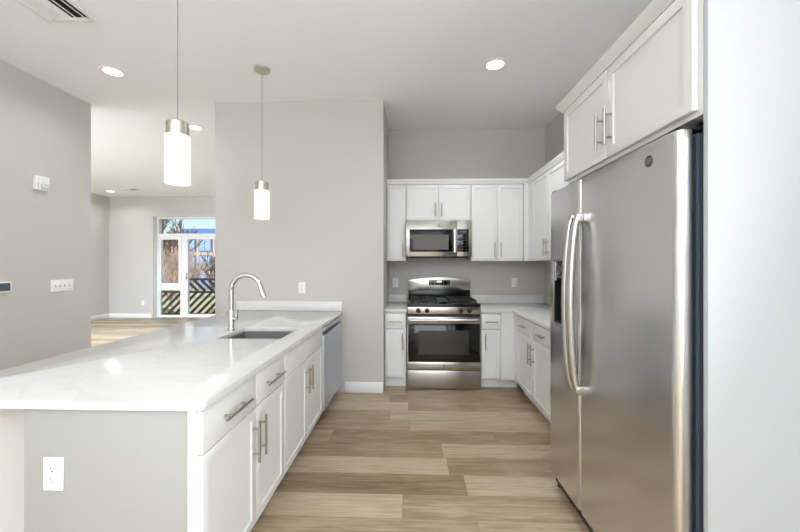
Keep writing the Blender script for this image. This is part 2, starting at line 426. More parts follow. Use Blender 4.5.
# --- peninsula run, fronts look to +x
PX = -.748
Y0, Y1, Y2, Y3 = 1.234, 2.022, 2.900, 3.605
ys = 1.65
DZ0, DZ1 = .648, .800
cabinet('white base cabinet at the near end of the peninsula with two drawers over two doors', (PX, Y0, 0), R(90), Y1 - Y0 - .001, .6, .1, CB,
        [('drawer', -.012, ys - Y0 - G / 2, DZ0, DZ1, ('h', .215)), ('drawer', ys - Y0 + G / 2, Y1 - Y0 - G, DZ0, DZ1, ('h', .215)),
         ('door', -.012, ys - Y0 - G / 2, .106, DZ0 - G, ('rt', .19)), ('door', ys - Y0 + G / 2, Y1 - Y0 - G, .106, DZ0 - G, ('lt', .19))])
w2 = Y2 - Y1
cabinet('white sink base cabinet in the peninsula with blank panel over two doors', (PX, Y1, 0), R(90), w2 - .001, .6, .1, CB,
        [('false', G, w2 - G, DZ0 + .008, DZ1, None), ('door', G, w2 / 2 - G / 2, .106, DZ0 + .004, ('rt', .17)), ('door', w2 / 2 + G / 2, w2 - G, .106, DZ0 + .004, ('lt', .17))],
        name='sink_cabinet', top=False)
# finished end panel facing the camera, with the corner stile
ep = thing('end_panel', 'smooth white end panel closing the near end of the peninsula under the counter', 'panel', (-1.06, 1.222, 0))
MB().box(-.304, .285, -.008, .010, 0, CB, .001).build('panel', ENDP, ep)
MB().box(.2855, .312, -.012, .010, 0, CB, .001).build('stile', CAB, ep)
MB().box(PX - .6, PX, Y3 + .002, 3.662, .1, CB).box(PX, PX + .004, Y3 + .004, 3.645, .106, CB).build('filler_panel', CAB, None)
tag(bpy.data.objects['filler_panel'], 'white filler strip between the dishwasher and the grey partition wall', 'panel')
# dishwasher
dw = thing('dishwasher', 'stainless steel dishwasher at the far end of the peninsula by the wall', 'dishwasher', (PX, Y2, 0), R(90))
wd = Y3 - Y2
MB().box(.004, wd - .004, .0, .57, .1, CB - .004).build('body', BLACKP, dw)
d = MB(); d.rbox(.004, wd - .004, -.034, -.002, .115, .735, .006, 'Z', lambda m_: m_.y < -.03)
d.build('door', STEEL_D, dw)
MB().box(.004, wd - .004, -.012, -.002, .735, .766).build('handle_recess', BLACKP, dw)
MB().rbox(.004, wd - .004, -.034, -.002, .766, .800, .006, 'X', lambda m_: m_.y < -.03).build('control_strip', STEEL_D, dw)
MB().box(.01, wd - .01, .05, .065, 0, .1).build('toe_kick', BLACKP, dw)

def slab(x0, x1, y0, y1, z0, z1, hole=None, round_at=None, rad=.025, name='countertop'):
    bm = bmesh.new()
    xs = [x0, x1]; yz = [y0, y1]
    if hole: xs = [x0, hole[0], hole[1], x1]; yz = [y0, hole[2], hole[3], y1]
    V = {(i, j): bm.verts.new((xs[i], yz[j], z0)) for i in range(len(xs)) for j in range(len(yz))}
    fs = []
    for i in range(len(xs) - 1):
        for j in range(len(yz) - 1):
            if hole and i == 1 and j == 1: continue
            fs.append(bm.faces.new((V[i, j], V[i + 1, j], V[i + 1, j + 1], V[i, j + 1])))
    ex = bmesh.ops.extrude_face_region(bm, geom=fs)
    for v in ex['geom']:
        if isinstance(v, bmesh.types.BMVert): v.co.z = z1
    bmesh.ops.recalc_face_normals(bm, faces=bm.faces)
    if round_at:
        es = [e for e in bm.edges if abs(e.verts[0].co.z - e.verts[1].co.z) > .001 and any(abs(e.verts[0].co.x - a) < 1e-4 and abs(e.verts[0].co.y - b) < 1e-4 for a, b in round_at)]
        bmesh.ops.bevel(bm, geom=es, offset=rad, segments=6, profile=.5, affect='EDGES')
    if hole:
        es = [e for e in bm.edges if abs(e.verts[0].co.z - e.verts[1].co.z) > .001 and any(abs(e.verts[0].co.x - a) < 1e-4 and abs(e.verts[0].co.y - b) < 1e-4 for a in hole[:2] for b in hole[2:])]
        bmesh.ops.bevel(bm, geom=es, offset=.012, segments=4, profile=.5, affect='EDGES')
    es = [e for e in bm.edges if len(e.link_faces) == 2 and e.calc_face_angle(0) > R(60) and abs(e.verts[0].co.z - e.verts[1].co.z) < 1e-5]
    bmesh.ops.bevel(bm, geom=es, offset=.0025, segments=2, profile=.5, affect='EDGES')
    b = MB(); b.bm.free(); b.bm = bm
    return b
HX = (-1.258, -.838, 2.252, 2.662)
CX0, CX1, CY0 = -1.84, -.712, 1.195
tag(slab(CX0, CX1, CY0, 3.662, CT - CTH, CT, HX, [(CX1, CY0), (CX0, CY0)]).build('countertop', QUARTZ),
    'long white quartz countertop on the peninsula with the sink cut into it', 'countertop')
tag(MB().box(-1.815, CX1 - .004, 3.640, 3.6635, CT + .0005, CT + .098, .002).build('backsplash', QUARTZ),
    'white quartz upstand on the peninsula counter against the grey partition wall', 'backsplash')
# sink bowl under the hole
b = MB(); x0, x1, y0, y1 = HX[0] - .004, HX[1] + .004, HX[2] - .004, HX[3] + .004
t = bmesh.new(); bmesh.ops.create_cube(t, size=1)
for v in t.verts: v.co = (x0 + (v.co.x + .5) * (x1 - x0), y0 + (v.co.y + .5) * (y1 - y0), CT - CTH - .21 + (v.co.z + .5) * .209)
top = max(t.faces, key=lambda f: f.calc_center_median().z); bmesh.ops.delete(t, geom=[top], context='FACES')
es = [e for e in t.edges if len(e.link_faces) == 2]
bmesh.ops.bevel(t, geom=es, offset=.018, segments=4, profile=.5, affect='EDGES')
bmesh.ops.solidify(t, geom=t.faces[:], thickness=-.0015)
bmesh.ops.recalc_face_normals(t, faces=t.faces)
b._merge(t)
sk = thing('sink', 'square undermount stainless steel sink set into the peninsula counter', 'sink', ((x0 + x1) / 2, (y0 + y1) / 2, CT - CTH - .21))
o = b.build('bowl', SINKM, sk); o.matrix_parent_inverse = Matrix.Translation(-Vector(sk.location))
MB().lathe([(0, .004), (.03, .004), (.042, .007), (.045, .003), (.045, .0016), (0, .0016)]).build('drain', CHROME, sk)
# faucet
fc = thing('faucet', 'tall chrome gooseneck pull-down faucet standing behind the sink', 'faucet', (-1.293, 2.52, CT))
MB().lathe([(0, 0), (.028, 0), (.028, .006), (.0225, .012), (.0205, .03), (.0205, .14), (.0195, .148), (0, .148)]).build('base', CHROME, fc)
pts = [(0, 0, .14), (0, 0, .29)]
ra, cz = .108, .29
for k in range(1, 17):
    a = PI - k * (R(168) / 16); pts.append((ra + ra * math.cos(a), 0, cz + ra * math.sin(a)))
MB().tube(pts, [.0185] + [.017] * (len(pts) - 1), 18).build('spout', CHROME, fc)
p = Vector(pts[-1]); dr = (p - Vector(pts[-2])).normalized()
MB().tube([p - dr * .002, p + dr * .03, p + dr * .055, p + dr * .075], [.0175, .0195, .021, .019], 18).build('spray_head', CHROME, fc)
hl = MB(); hl.tube([(.015, -.0, .085), (.045, -.0, .085)], .014, 14); hl.tube([(.040, 0, .085), (.046, -.004, .12), (.054, -.01, .152)], [.0085, .007, .0055], 12)
hl.build('lever', CHROME, fc)

# --- back run, fronts look to -y
BY = 3.82
DR0, DR1 = .634, .790
cabinet('narrow white base cabinet left of the range, one drawer over one door', (-.291, BY, 0), 0, .231, .655, .1, CB,
        [('drawer', .008, .225, DR0, DR1, ('h', .13)), ('door', .008, .225, .118, DR0 - G, ('rt', .17))])
cabinet('narrow white base cabinet right of the range, one drawer over one door', (.730, BY, 0), 0, .206, .655, .1, CB,
        [('drawer', .005, .203, DR0, DR1, ('h', .13)), ('door', .005, .203, .118, DR0 - G, ('lt', .17))])
fl = thing('corner_filler', 'plain white filler panel in the inside corner of the base cabinets right of the range', 'panel', (.937, BY, 0))
MB().box(0, .136, -.018, .012, .1, CB).box(.135, .1525, -.118, .012, .1, CB).build('panel', CAB, fl)
MB().box(0, .19, .055, .07, 0, .1).build('toe_kick', CAB, fl)
# --- right run, fronts look to -x   (local x runs towards the camera)
RX = 1.09
dW = .479
cabinet('white corner base cabinet beyond the refrigerator with two drawers over two doors', (RX, 3.70, 0), R(-90), .972, .545, .1, CB,
        [('drawer', .008, .008 + dW - G, .652, .795, ('h', .14)), ('drawer', .008 + dW, .968, .652, .795, ('h', .14)),
         ('door', .008, .008 + dW - G, .106, .648, ('rt', .18)), ('door', .008 + dW, .968, .106, .648, ('lt', .18))], name='base_cabinet')
cabinet('white base cabinet tucked between the corner cabinet and the refrigerator', (RX, 2.726, 0), R(-90), .50, .545, .1, CB,
        [('drawer', .004, .496, .652, .795, ('h', .14)), ('door', .004, .496, .106, .648, ('rt', .18))], name='base_cabinet')
# countertops
tag(slab(-.293, -.053, 3.792, 4.479, CT - CTH, CT).build('countertop', QUARTZ), 'short white quartz countertop left of the range', 'countertop')
bm = bmesh.new()
poly = [(.722, 3.792), (1.052, 3.792), (1.052, 2.225), (1.639, 2.225), (1.639, 4.479), (.722, 4.479)]
vs = [bm.verts.new((x, y, CT - CTH)) for x, y in poly]; f = bm.faces.new(vs)
ex = bmesh.ops.extrude_face_region(bm, geom=[f])
for v in ex['geom']:
    if isinstance(v, bmesh.types.BMVert): v.co.z = CT
bmesh.ops.recalc_face_normals(bm, faces=bm.faces)
bmesh.ops.bevel(bm, geom=[e for e in bm.edges if abs(e.verts[0].co.z - e.verts[1].co.z) < 1e-5 and len(e.link_faces) == 2], offset=.0025, segments=2, profile=.5, affect='EDGES')
b = MB(); b.bm.free(); b.bm = bm
tag(b.build('countertop', QUARTZ), 'L-shaped white quartz countertop running from the range round the corner to the refrigerator', 'countertop')
tag(MB().box(-.293, -.060, 4.459, 4.479, CT + .0005, CT + .098, .002).build('backsplash', QUARTZ), 'short white quartz upstand on the back wall left of the range', 'backsplash')
tag(MB().box(.735, 1.618, 4.459, 4.479, CT + .0005, CT + .098, .002).build('backsplash', QUARTZ), 'white quartz upstand along the back wall right of the range', 'backsplash')
tag(MB().box(1.619, 1.639, 2.225, 4.479, CT + .0005, CT + .098, .002).build('backsplash', QUARTZ), 'white quartz upstand on the right wall beyond the refrigerator', 'backsplash')

# --- wall cabinets
UY, UB, UT = 4.15, 1.357, 2.238
def upper(label, x, w, fronts, z0=UB, **k):
    return cabinet(label, (x, UY, 0), 0, w, .325, z0, UT, fronts, name='wall_cabinet', toe=False, **k)
upper('narrow single-door white wall cabinet left of the microwave', -.291, .221, [('door', .006, .217, UB, UT - .006, ('rb', .155))])
upper('short white two-door wall cabinet directly above the microwave', -.068, .744, [('door', .004, .3705, 1.822, UT - .006, ('rb', .15)), ('door', .3735, .740, 1.822, UT - .006, ('lb', .15))], z0=1.818)
upper('tall white two-door wall cabinet right of the microwave', .679, .594, [('door', .006, .2955, UB, UT - .006, ('rb', .165)), ('door', .2985, .588, UB, UT - .006, ('lb', .165))])
RUX = 1.35
tag(MB().box(1.2745, RUX - .0005, UY - .018, UY + .30, UB, UT).box(RUX - .018, RUX, 4.012, UY - .018, UB, UT).build('filler_panel', CAB), 'plain white filler strip in the corner between the wall cabinets', 'panel')
cabinet('white two-door wall cabinet on the right wall at the corner with the back cabinets', (RUX + .0005, 4.07, 0), R(-90), .98, .289, UB, UT,
        [('door', .06, .512, UB, UT - .006, ('rb', .165)), ('door', .515, .976, UB, UT - .006, ('lb', .165))], name='wall_cabinet', toe=False)
cabinet('white two-door wall cabinet on the right wall hidden next to the refrigerator cabinet', (RUX + .0005, 3.088, 0), R(-90), .98, .289, UB, UT,
        [('door', .004, .4885, UB, UT - .006, ('rb', .165)), ('door', .4915, .976, UB, UT - .006, ('lb', .165))], name='wall_cabinet', toe=False)
# continuous top trim, L-shaped
def sweep_crown(path, prof, name):
    """profile (out, z) swept along a plan path with mitred corners; out is to the left of travel"""
    bm = bmesh.new(); rows = []
    P = [Vector(p) for p in path]
    for i, p in enumerate(P):
        ds_ = []
        if i > 0: ds_.append((p - P[i - 1]).normalized())
        if i < len(P) - 1: ds_.append((P[i + 1] - p).normalized())
        ns = [Vector((-q.y, q.x)) for q in ds_]
        nrm = sum(ns, Vector((0, 0))).normalized(); nrm /= max(.2, nrm.dot(ns[0]))
        rows.append([bm.verts.new((p.x + nrm.x * o_, p.y + nrm.y * o_, z)) for o_, z in prof])
    n = len(prof)
    for a, b_ in zip(rows, rows[1:]):
        for k in range(n): bm.faces.new((a[k], a[(k + 1) % n], b_[(k + 1) % n], b_[k]))
    bm.faces.new(rows[0]); bm.faces.new(list(reversed(rows[-1])))
    bmesh.ops.recalc_face_normals(bm, faces=bm.faces)
    b = MB(); b.bm.free(); b.bm = bm
    return b
prof = [(-.02, UT + .0005), (.022, UT + .0005), (.026, UT + .02), (.040, UT + .042), (.040, UT + .056), (-.02, UT + .056)]
tag(sweep_crown([(RUX, 2.11), (RUX, UY), (-.2925, UY)], prof, '').build('crown_moulding', CAB), 'white top moulding running along the back and right wall cabinets', 'moulding')

# ------------------------------------------------------------------ refrigerator and its surround
EPY0, EPY1 = 1.107, 1.125
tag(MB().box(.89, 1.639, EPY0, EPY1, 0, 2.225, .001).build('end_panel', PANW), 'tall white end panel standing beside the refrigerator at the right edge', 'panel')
FCX = .89
fw_ = 2.085 - 1.126
fcab = cabinet('deep white two-door wall cabinet directly above the refrigerator', (FCX, 2.085, 0), R(-90), fw_, .74, 1.772, 2.225,
        [('door', .004, .457, 1.79, 2.186, ('rb', .165)), ('door', .460, fw_ - .016, 1.79, 2.186, ('lb', .165))], name='wall_cabinet', toe=False)
pc = [(-.012, 2.2255), (-.001, 2.189), (.021, 2.189), (.024, 2.197), (.044, 2.222), (.046, 2.237), (-.012, 2.237)]
o = sweep_crown([(FCX, EPY0 - .001), (FCX, 2.0855), (1.27, 2.0855)], [(-a if False else a, z) for a, z in pc], '').build('crown', CAB, fcab)
o.matrix_parent_inverse = (Matrix.Translation(Vector((FCX, 2.085, 0))) @ Matrix.Rotation(R(-90), 4, 'Z')).inverted()

FX = .83; FY0, FY1, FYS = 1.145, 2.190, 1.803
fg = thing('refrigerator', 'stainless steel side-by-side refrigerator with ice dispenser in its left door', 'refrigerator', (FX, FY1, 0), R(-90))
FW = FY1 - FY0; sp_ = FY1 - FYS
# local x: 0 = far (left) edge, FW = near edge; y into the body
MB().box(.006, FW - .006, .062, .74, .045, 1.725, .004).build('body', FRSIDE, fg)
MB().box(.012, FW - .012, .0465, .0615, .10, 1.715).build('gasket', GASKET, fg)
def fdoor(x0, x1, hole=None):
    b = MB(); z0, z1 = .088, 1.735
    sel = lambda m_: m_.y < .01
    if not hole:
        b.rbox(x0, x1, 0, .046, z0, z1, .022, 'Z', sel, 8, .003)
    else:
        hx0, hx1, hz0, hz1 = hole
        b.rbox(x0, hx0, 0, .046, z0, z1, .022, 'Z', lambda m_: m_.y < .01 and m_.x < x0 + .01, 8)
        b.rbox(hx1, x1, 0, .046, z0, z1, .022, 'Z', lambda m_: m_.y < .01 and m_.x > x1 - .01, 8)
        b.box(hx0, hx1, 0, .046, z0, hz0).box(hx0, hx1, 0, .046, hz1, z1)
    bm = b.bm                                          # thin sheet steel is never dead flat
    for k in range(1, 44):
        z = z0 + (z1 - z0) * k / 44
        bmesh.ops.bisect_plane(bm, geom=bm.verts[:] + bm.edges[:] + bm.faces[:], plane_co=(0, 0, z), plane_no=(0, 0, 1))
    for v in bm.verts:
        if v.co.y < .03:
            z = v.co.z; v.co.y += (.0007 * math.sin(z * 17 + 1.2 + x0) + .0005 * math.sin(z * 31 + .4)) - .012 * (1 - ((z - .9) / .83) ** 2) * .25
    return b.build('door', STEEL_F, fg)
hole = (.075, .252, .978, 1.335)
dl = fdoor(.002, sp_ - .003, hole); dr_ = fdoor(sp_ + .003, FW - .002)
# dispenser
dp = MB(); hx0, hx1, hz0, hz1 = hole
dp.box(hx0, hx1, .050, .058, hz0, hz1)
dp.box(hx0, hx0 + .006, .0, .05, hz0, hz1).box(hx1 - .006, hx1, .0, .05, hz0, hz1).box(hx0 + .006, hx1 - .006, .0, .05, hz0, hz0 + .012)
dp.build('dispenser_recess', BLACKP, dl)
f2 = MB(); f2.box(hx0 - .010, hx0 + .002, -.006, .004, hz0 - .010, hz1 + .010, .002).box(hx1 - .002, hx1 + .010, -.006, .004, hz0 - .010, hz1 + .010, .002)
f2.box(hx0, hx1, -.006, .004, hz0 - .010, hz0 + .004, .002).box(hx0, hx1, -.006, .004, hz1 - .004, hz1 + .010, .002); f2.build('dispenser_frame', STEEL_H, dl)
kp = MB(); kp.box(hx0 + .006, hx1 - .006, -.002, .01, hz1 - .115, hz1 - .004, .002)
kp.box(hx0 + .03, hx1 - .03, -.003, -.001, hz1 - .06, hz1 - .03, 0, m=1)
for i in range(4): kp.box(hx0 + .022 + i * .03, hx0 + .036 + i * .03, -.003, -.001, hz1 - .098, hz1 - .086, 0, m=2)
kp.build('dispenser_controls', [BLACKG, SCREEN, GREYP], dl)
MB().box(.145, .185, .015, .03, hz0 + .09, hz1 - .115, .003).build('dispenser_paddle', BLACKP, dl)
def fhandle(parent, x):
    b = MB(); pts = []
    for k in range(25):
        t = k / 24; z = .70 + t * .84
        pts.append((x, -.026 - .034 * math.sin(PI * t) ** .6, z))
    b.tube(pts, .0165, 16, flat=(1.0, .95))
    b.box(x - .016, x + .016, -.036, .003, .680, .722, .004).box(x - .016, x + .016, -.036, .003, 1.518, 1.56, .004)
    return b.build('handle', STEEL_V, parent)
fhandle(dl, sp_ - .030); fhandle(dr_, sp_ + .034)
def emblem(parent, x, z, y, r):
    b = MB(); mt = Matrix.Translation((x, y, z)) @ Matrix.Rotation(R(90), 4, 'X')
    b.lathe([(0, .0012), (r * .86, .0012), (r * .9, .0022), (r, .0022), (r, 0), (0, 0)], 28, 0, mt)
    b.text('GE', r * .95, mt @ Matrix.Translation((0, 0, .0016)), .0005, 1)
    return b.build('emblem', [EMB, STEEL_H], parent)
emblem(dr_, FW - .138, 1.673, -.0002, .020)
hg = MB(); hg.box(FW - .06, FW - .008, .01, .10, 1.7355, 1.748, .004)
hg.tube([(FW - .02, .055, 1.742), (FW - .03, .09, 1.762), (FW - .028, .16, 1.757), (FW - .05, .22, 1.7275)], .004, 8)
hg.build('hinge_cover', GASKET, fg)
MB().box(.01, .06, .01, .10, 1.7355, 1.748, .004).build('hinge_cover', GASKET, fg)
MB().box(.015, FW - .015, .03, .075, .02, .086, .003).build('base_grille', BLACKP, fg)
for xx in (.045, FW - .045):
    MB().tube([(xx, .05, 0), (xx, .05, .03)], .018, 12).build('foot', BLACKP, fg)
    MB().tube([(xx, .65, 0), (xx, .65, .05)], .018, 12).build('foot', BLACKP, fg)

# ------------------------------------------------------------------ gas range
rg = thing('gas_range', 'stainless steel gas range with black oven glass between the back base cabinets', 'range', (.334, 3.775, 0))
hw = .385
MB().box(-hw + .004, hw - .004, .03, .66, .03, .872).build('body', BLACKE, rg)
MB().box(-hw, hw, -.003, .675, .8725, .900, .005).build('cooktop', BLACKE, rg)
MB().box(-hw + .002, hw - .002, -.008, .028, .794, .870, .004).build('control_panel', STEEL_H, rg)
cp = MB(); cp.box(-hw + .004, hw - .004, .01, .03, .768, .794).build('vent_slot', BLACKP, rg)
for kx in (-.268, -.176, .176, .268):
    kb = MB(); mt = Matrix.Translation((kx, -.008, .831)) @ Matrix.Rotation(R(90), 4, 'X')
    kb.lathe([(0, .032), (.018, .032), (.020, .028), (.022, .008), (.026, .003), (.026, 0), (0, 0)], 24, 0, mt)
    kb.box(kx - .0035, kx + .0035, -.048, -.036, .812, .850, .001).build('knob', BLACKP, rg)
dd = MB(); dd.box(-hw + .002, hw - .002, -.012, .028, .694, .766, .003)
dd.box(-hw + .002, hw - .002, -.012, .028, .210, .292, .003).box(-hw + .002, -hw + .012, -.011, .028, .292, .694).box(hw - .012, hw - .002, -.011, .028, .292, .694)
dd = dd.build('oven_door', STEEL_H, rg)
MB().box(-hw + .010, hw - .010, -.0125, .02, .293, .693, .001).build('glass', BLACKG, dd)
MB().box(-.265, .265, -.0135, -.0120, .372, .622).build('window', OVENW, dd)
oh = MB(); oh.tube([(-hw + .03, -.052, .735), (hw - .03, -.052, .735)], .016, 14, flat=(.7, 1))
for s in (-1, 1): oh.box(s * (hw - .05) - .014, s * (hw - .05) + .014, -.052, -.011, .722, .748, .003)
oh.build('handle', STEEL_H, dd)
emblem(dd, 0, .251, -.0125, .014)
MB().box(-hw + .002, hw - .002, -.012, .028, .012, .203, .004).build('warming_drawer', STEEL_H, rg)
for sx in (-.33, .33):
    for yy in (.06, .58): MB().tube([(sx, yy, 0), (sx, yy, .032)], .016, 10).build('foot', BLACKP, rg)
# back guard with arched top
arch = [(-.379, .918)] + [(-.379, 1.115), (-.367, 1.128)] + [(-.367 + .734 * k / 16, 1.128 + .036 * math.sin(PI * k / 16)) for k in range(1, 16)] + [(.367, 1.128), (.379, 1.115), (.379, .918)]
up = [(x, max(z, 1.003)) for x, z in arch]
bgd = MB(); bgd.prism(up, .627, .675, bev=.003); bgd = bgd.build('backguard', STEEL_H, rg)
MB().box(-.377, .377, .637, .675, .9005, 1.002, .003).build('backguard_riser', BLACKE, rg)
cl = MB(); cl.box(-.128, .128, .622, .628, 1.062, 1.126, .001)
cl.box(-.03, .03, .6212, .6225, 1.098, 1.116, 0, m=1)
for i in range(5):
    for j in range(2):
        x = -.105 + i * .0525
        if j == 1 and abs(x) < .04: continue
        cl.box(x - .008, x + .008, .6212, .6225, 1.072 + j * .03, 1.079 + j * .03, 0, m=2)
cl.build('clock_panel', [BLACKG, DISPL, GREYP], bgd)
# burners and grates
for bx, by in ((-.20, .17), (-.20, .44), (.20, .17), (.20, .44), (0, .31)):
    MB().lathe([(0, .919), (.028, .919), (.034, .916), (.036, .909), (.046, .907), (.05, .9005), (0, .9005)], 20, 0, Matrix.Translation((bx, by, 0))).build('burner', BLACKI, rg)
for gx0, gx1 in ((-.345, -.075), (.075, .345)):
    g = MB()
    for z_ in (.930,):
        for x in (gx0, gx1): g.box(x - .006, x + .006, .05, .57, .922, .936, .002)
        for y in (.05, .31, .57): g.box(gx0, gx1, y - .006, y + .006, .922, .936, .002)
        xm = (gx0 + gx1) / 2
        for y in (.17, .44):
            g.box(gx0, xm - .03, y - .005, y + .005, .922, .938, .002).box(xm + .03, gx1, y - .005, y + .005, .922, .938, .002)
            g.box(xm - .005, xm + .005, y - .11, y - .03, .922, .938, .002).box(xm - .005, xm + .005, y + .03, y + .11, .922, .938, .002)
        for x in (gx0, gx1):
            for y in (.055, .565): g.box(x - .006, x + .006, y - .006, y + .006, .9005, .924)
    g.build('grate', BLACKI, rg)
gm = MB(); gm.box(-.055, .055, .06, .56, .914, .925, .003)
for x in (-.05, .05):
    for y in (.065, .555): gm.box(x - .006, x + .006, y - .006, y + .006, .9005, .916)
gm.build('griddle_plate', GRID, rg)

# ------------------------------------------------------------------ over-range microwave
mw = thing('microwave', 'stainless steel microwave with black window mounted over the range', 'microwave', (.303, 4.075, 1.407))
MB().box(-.371, .371, .03, .40, 0, .402, .003).build('body', BLACKP, mw)
d = MB(); H_ = .404
d.box(-.371, .205, -.008, .03, 0, H_, .003); d = d.build('door', STEEL_H, mw)
MB().box(-.330, .156, -.0095, .0, .052, .308, .001).build('glass', BLACKG, d)
MB().box(-.294, .112, -.0105, -.009, .078, .245).build('window', MWMESH, d)
hd = MB(); hd.rbox(.163, .199, -.045, -.026, .045, .31, .008, 'Z', lambda m_: m_.y < -.04)
for z in (.06, .28): hd.box(.172, .190, -.03, -.007, z, z + .015)
hd.build('handle', STEEL_V, d)
c = MB(); c.box(.206, .371, -.008, .03, 0, H_, .003); c = c.build('control_panel', STEEL_H, mw)
k = MB(); k.box(.210, .338, -.0095, 0, .052, .308, .001)
k.box(.232, .314, -.0102, -.009, .262, .29, m=1)
for i in range(3):
    for j in range(5): k.box(.228 + i * .034, .250 + i * .034, -.0102, -.009, .072 + j * .034, .084 + j * .034, m=2)
k.build('keypad', [BLACKG, SCREEN, SLOT], c)
emblem(d, .012, .353, -.0083, .017)
u = MB(); u.box(-.34, .34, .05, .36, -.012, -.0005, .002); u.box(.13, .20, .02, .05, -.02, -.0005, .004); u.build('underside_grille', BLACKP, mw)

# ------------------------------------------------------------------ electrical plates
def outlet(label, loc, rz):
    o = thing('outlet', label, 'outlet', loc, rz)
    MB().box(-.036, .036, -.006, -.0003, -.058, .058, .0025).build('cover_plate', WPLAST, o)
    for s in (1, -1):
        b = MB(); mt = Matrix.Translation((0, -.006, s * .0195)) @ Matrix.Rotation(R(90), 4, 'X')
        b.lathe([(0, .002), (.0155, .002), (.0168, .0012), (.0168, -.001), (0, -.001)], 24, 0, mt)
        for x, hh in ((-.0062, .0045), (.0062, .0038)): b.box(x - .0012, x + .0012, -.0084, -.0075, s * .0195 + .002 - hh, s * .0195 + .002 + hh, m=1)
        b.box(-.0022, .0022, -.0084, -.0075, s * .0195 - .0105, s * .0195 - .0065, m=1)
        b.build('receptacle', [WPLAST, SLOT], o)
    MB().lathe([(0, .0012), (.0025, .001), (.003, 0), (0, 0)], 12, 0, Matrix.Translation((0, -.0058, 0)) @ Matrix.Rotation(R(90), 4, 'X')).build('screw', WPLAST, o)
    return o
outlet('white wall outlet on the grey partition wall above the peninsula upstand', (-1.137, 3.665, 1.075), 0)
outlet('white wall outlet under the wall cabinets left of the range', (-.206, 4.48, 1.09), 0)
outlet('white wall outlet on the back wall right of the range', (1.266, 4.48, 1.093), 0)
outlet('white duplex outlet on the near end panel of the peninsula', (-1.253, 1.214, .580), 0)
outlet('white wall outlet on the far living room wall left of the balcony door', (-6.66, 8.65, .37), 0)
sw = thing('light_switch', 'white four-gang switch plate on the left wall above the counter', 'light switch', (-3.38, 3.347, 1.112), R(90))
MB().box(-.112, .112, -.006, -.0003, -.058, .058, .0025).build('cover_plate', WPLAST, sw)
for i in range(4):
    x = -.069 + i * .046; b = MB(); b.box(x - .005, x + .005, -.0068, -.005, -.012, .012, m=1)
    b.box(x - .004, x + .004, -.016, -.005, -.002, .008, .001, mat=None); b.build('toggle', [WPLAST, GREYP], sw)
th = thing('thermostat', 'small white thermostat with grey screen on the left wall at the left edge', 'thermostat', (-3.38, 2.825, 1.125), R(90))
MB().box(-.072, .072, -.022, -.0003, -.046, .046, .006).build('housing', WPLAST, th)
MB().box(-.058, .058, -.0235, -.021, -.030, .036, .001).build('screen', SCREEN, th)
al = thing('fire_alarm', 'white fire alarm strobe high on the left wall with small red lettering', 'alarm', (-3.38, 3.14, 2.05), R(90))
MB().rbox(-.060, .060, -.034, -.0003, -.063, .063, .010, 'Y', None, 5, .006).build('housing', WPLAST, al)
b = MB(); b.box(-.020, .052, -.042, -.0335, -.048, -.004, .005); b.build('strobe_lens', LENSW, al)
b = MB(); mt = Matrix.Translation((.017, -.0338, .032)) @ Matrix.Rotation(R(90), 4, 'X')
for rr in (.008, .016, .024): b.lathe([(rr - .002, 0), (rr - .002, .0015), (rr + .002, .0015), (rr + .002, 0)], 24, 0, mt)
b.build('sounder_grille', WPLAST, al)
b = MB()
for i, ch in enumerate('FIRE'): b.text(ch, .019, Matrix.Translation((-.043, -.0344, .03 - i * .02)) @ Matrix.Rotation(R(90), 4, 'X'), .0004)
b.build('lettering', REDM, al)

# ------------------------------------------------------------------ lamps
def pendant(label, x, y, zs0, zs1):
    o = thing('pendant_lamp', label, 'pendant lamp', (x, y, CH), group='pendant lamps over the peninsula')
    z = lambda v: v - CH
    MB().lathe([(0, -.026), (.056, -.024), (.066, -.018), (.068, -.0005), (0, -.0005)], 36).build('canopy', NICKEL, o)
    MB().tube([(0, 0, -.02), (0, 0, z(zs1 + .07))], .0028, 8).build('cord', CORD, o)
    MB().lathe([(0, z(zs1 + .073)), (.052, z(zs1 + .073)), (.0555, z(zs1 + .069)), (.0555, z(zs1)), (.02, z(zs1 - .001)), (0, z(zs1 - .001))], 40).build('cap', NICKEL, o)
    MB().lathe([(.03, z(zs1 - .0015)), (.060, z(zs1 - .0015)), (.063, z(zs1 - .008)), (.063, z(zs0)), (.060, z(zs0)), (.060, z(zs1 - .010)), (.03, z(zs1 - .010))], 40).build('shade', SHADE, o)
    MB().lathe([(0, z(zs1 - .012)), (.015, z(zs1 - .014)), (.017, z(zs1 - .05)), (.03, z(zs1 - .1)), (.028, z(zs1 - .13)), (.015, z(zs1 - .15)), (0, z(zs1 - .154))], 20).build('bulb', BULB, o)
    return o
pendant('pendant lamp with white glass cylinder hanging over the near half of the peninsula', -1.29, 1.93, 1.757, 2.022)
pendant('pendant lamp with white glass cylinder hanging in front of the grey partition wall', -1.293, 3.045, 1.708, 1.953)
def downlight(label, x, y, watts=22, tint=(.93, .965, 1)):
    o = thing('recessed_light', label, 'ceiling light', (x, y, CH), group='recessed ceiling lights')
    MB().lathe([(.070, -.0045), (.074, -.009), (.094, -.007), (.098, -.0005), (.070, -.0005)], 40).build('trim_ring', WPLAST, o)
    MB().lathe([(0, -.003), (.070, -.003), (.070, -.0005), (0, -.0005)], 40).build('lens', LED, o)
    l = light('recessed_light_beam', 'AREA', (x, y, CH - .012), (0, 0, 0), watts, tint, shape='DISK', size=.13, spread=R(150))
    l.parent = o; l.location = (0, 0, -.012)
    return o
downlight('recessed ceiling light over the left side near the left wall', -2.61, 3.04, 4)
downlight('recessed ceiling light over the kitchen aisle in front of the range', .70, 3.04, 9)
downlight('recessed ceiling light half hidden behind the near pendant lamp', -2.66, 4.31, 1.5)
downlight('tiny recessed ceiling light far back in the living room', -6.90, 7.97, 5)
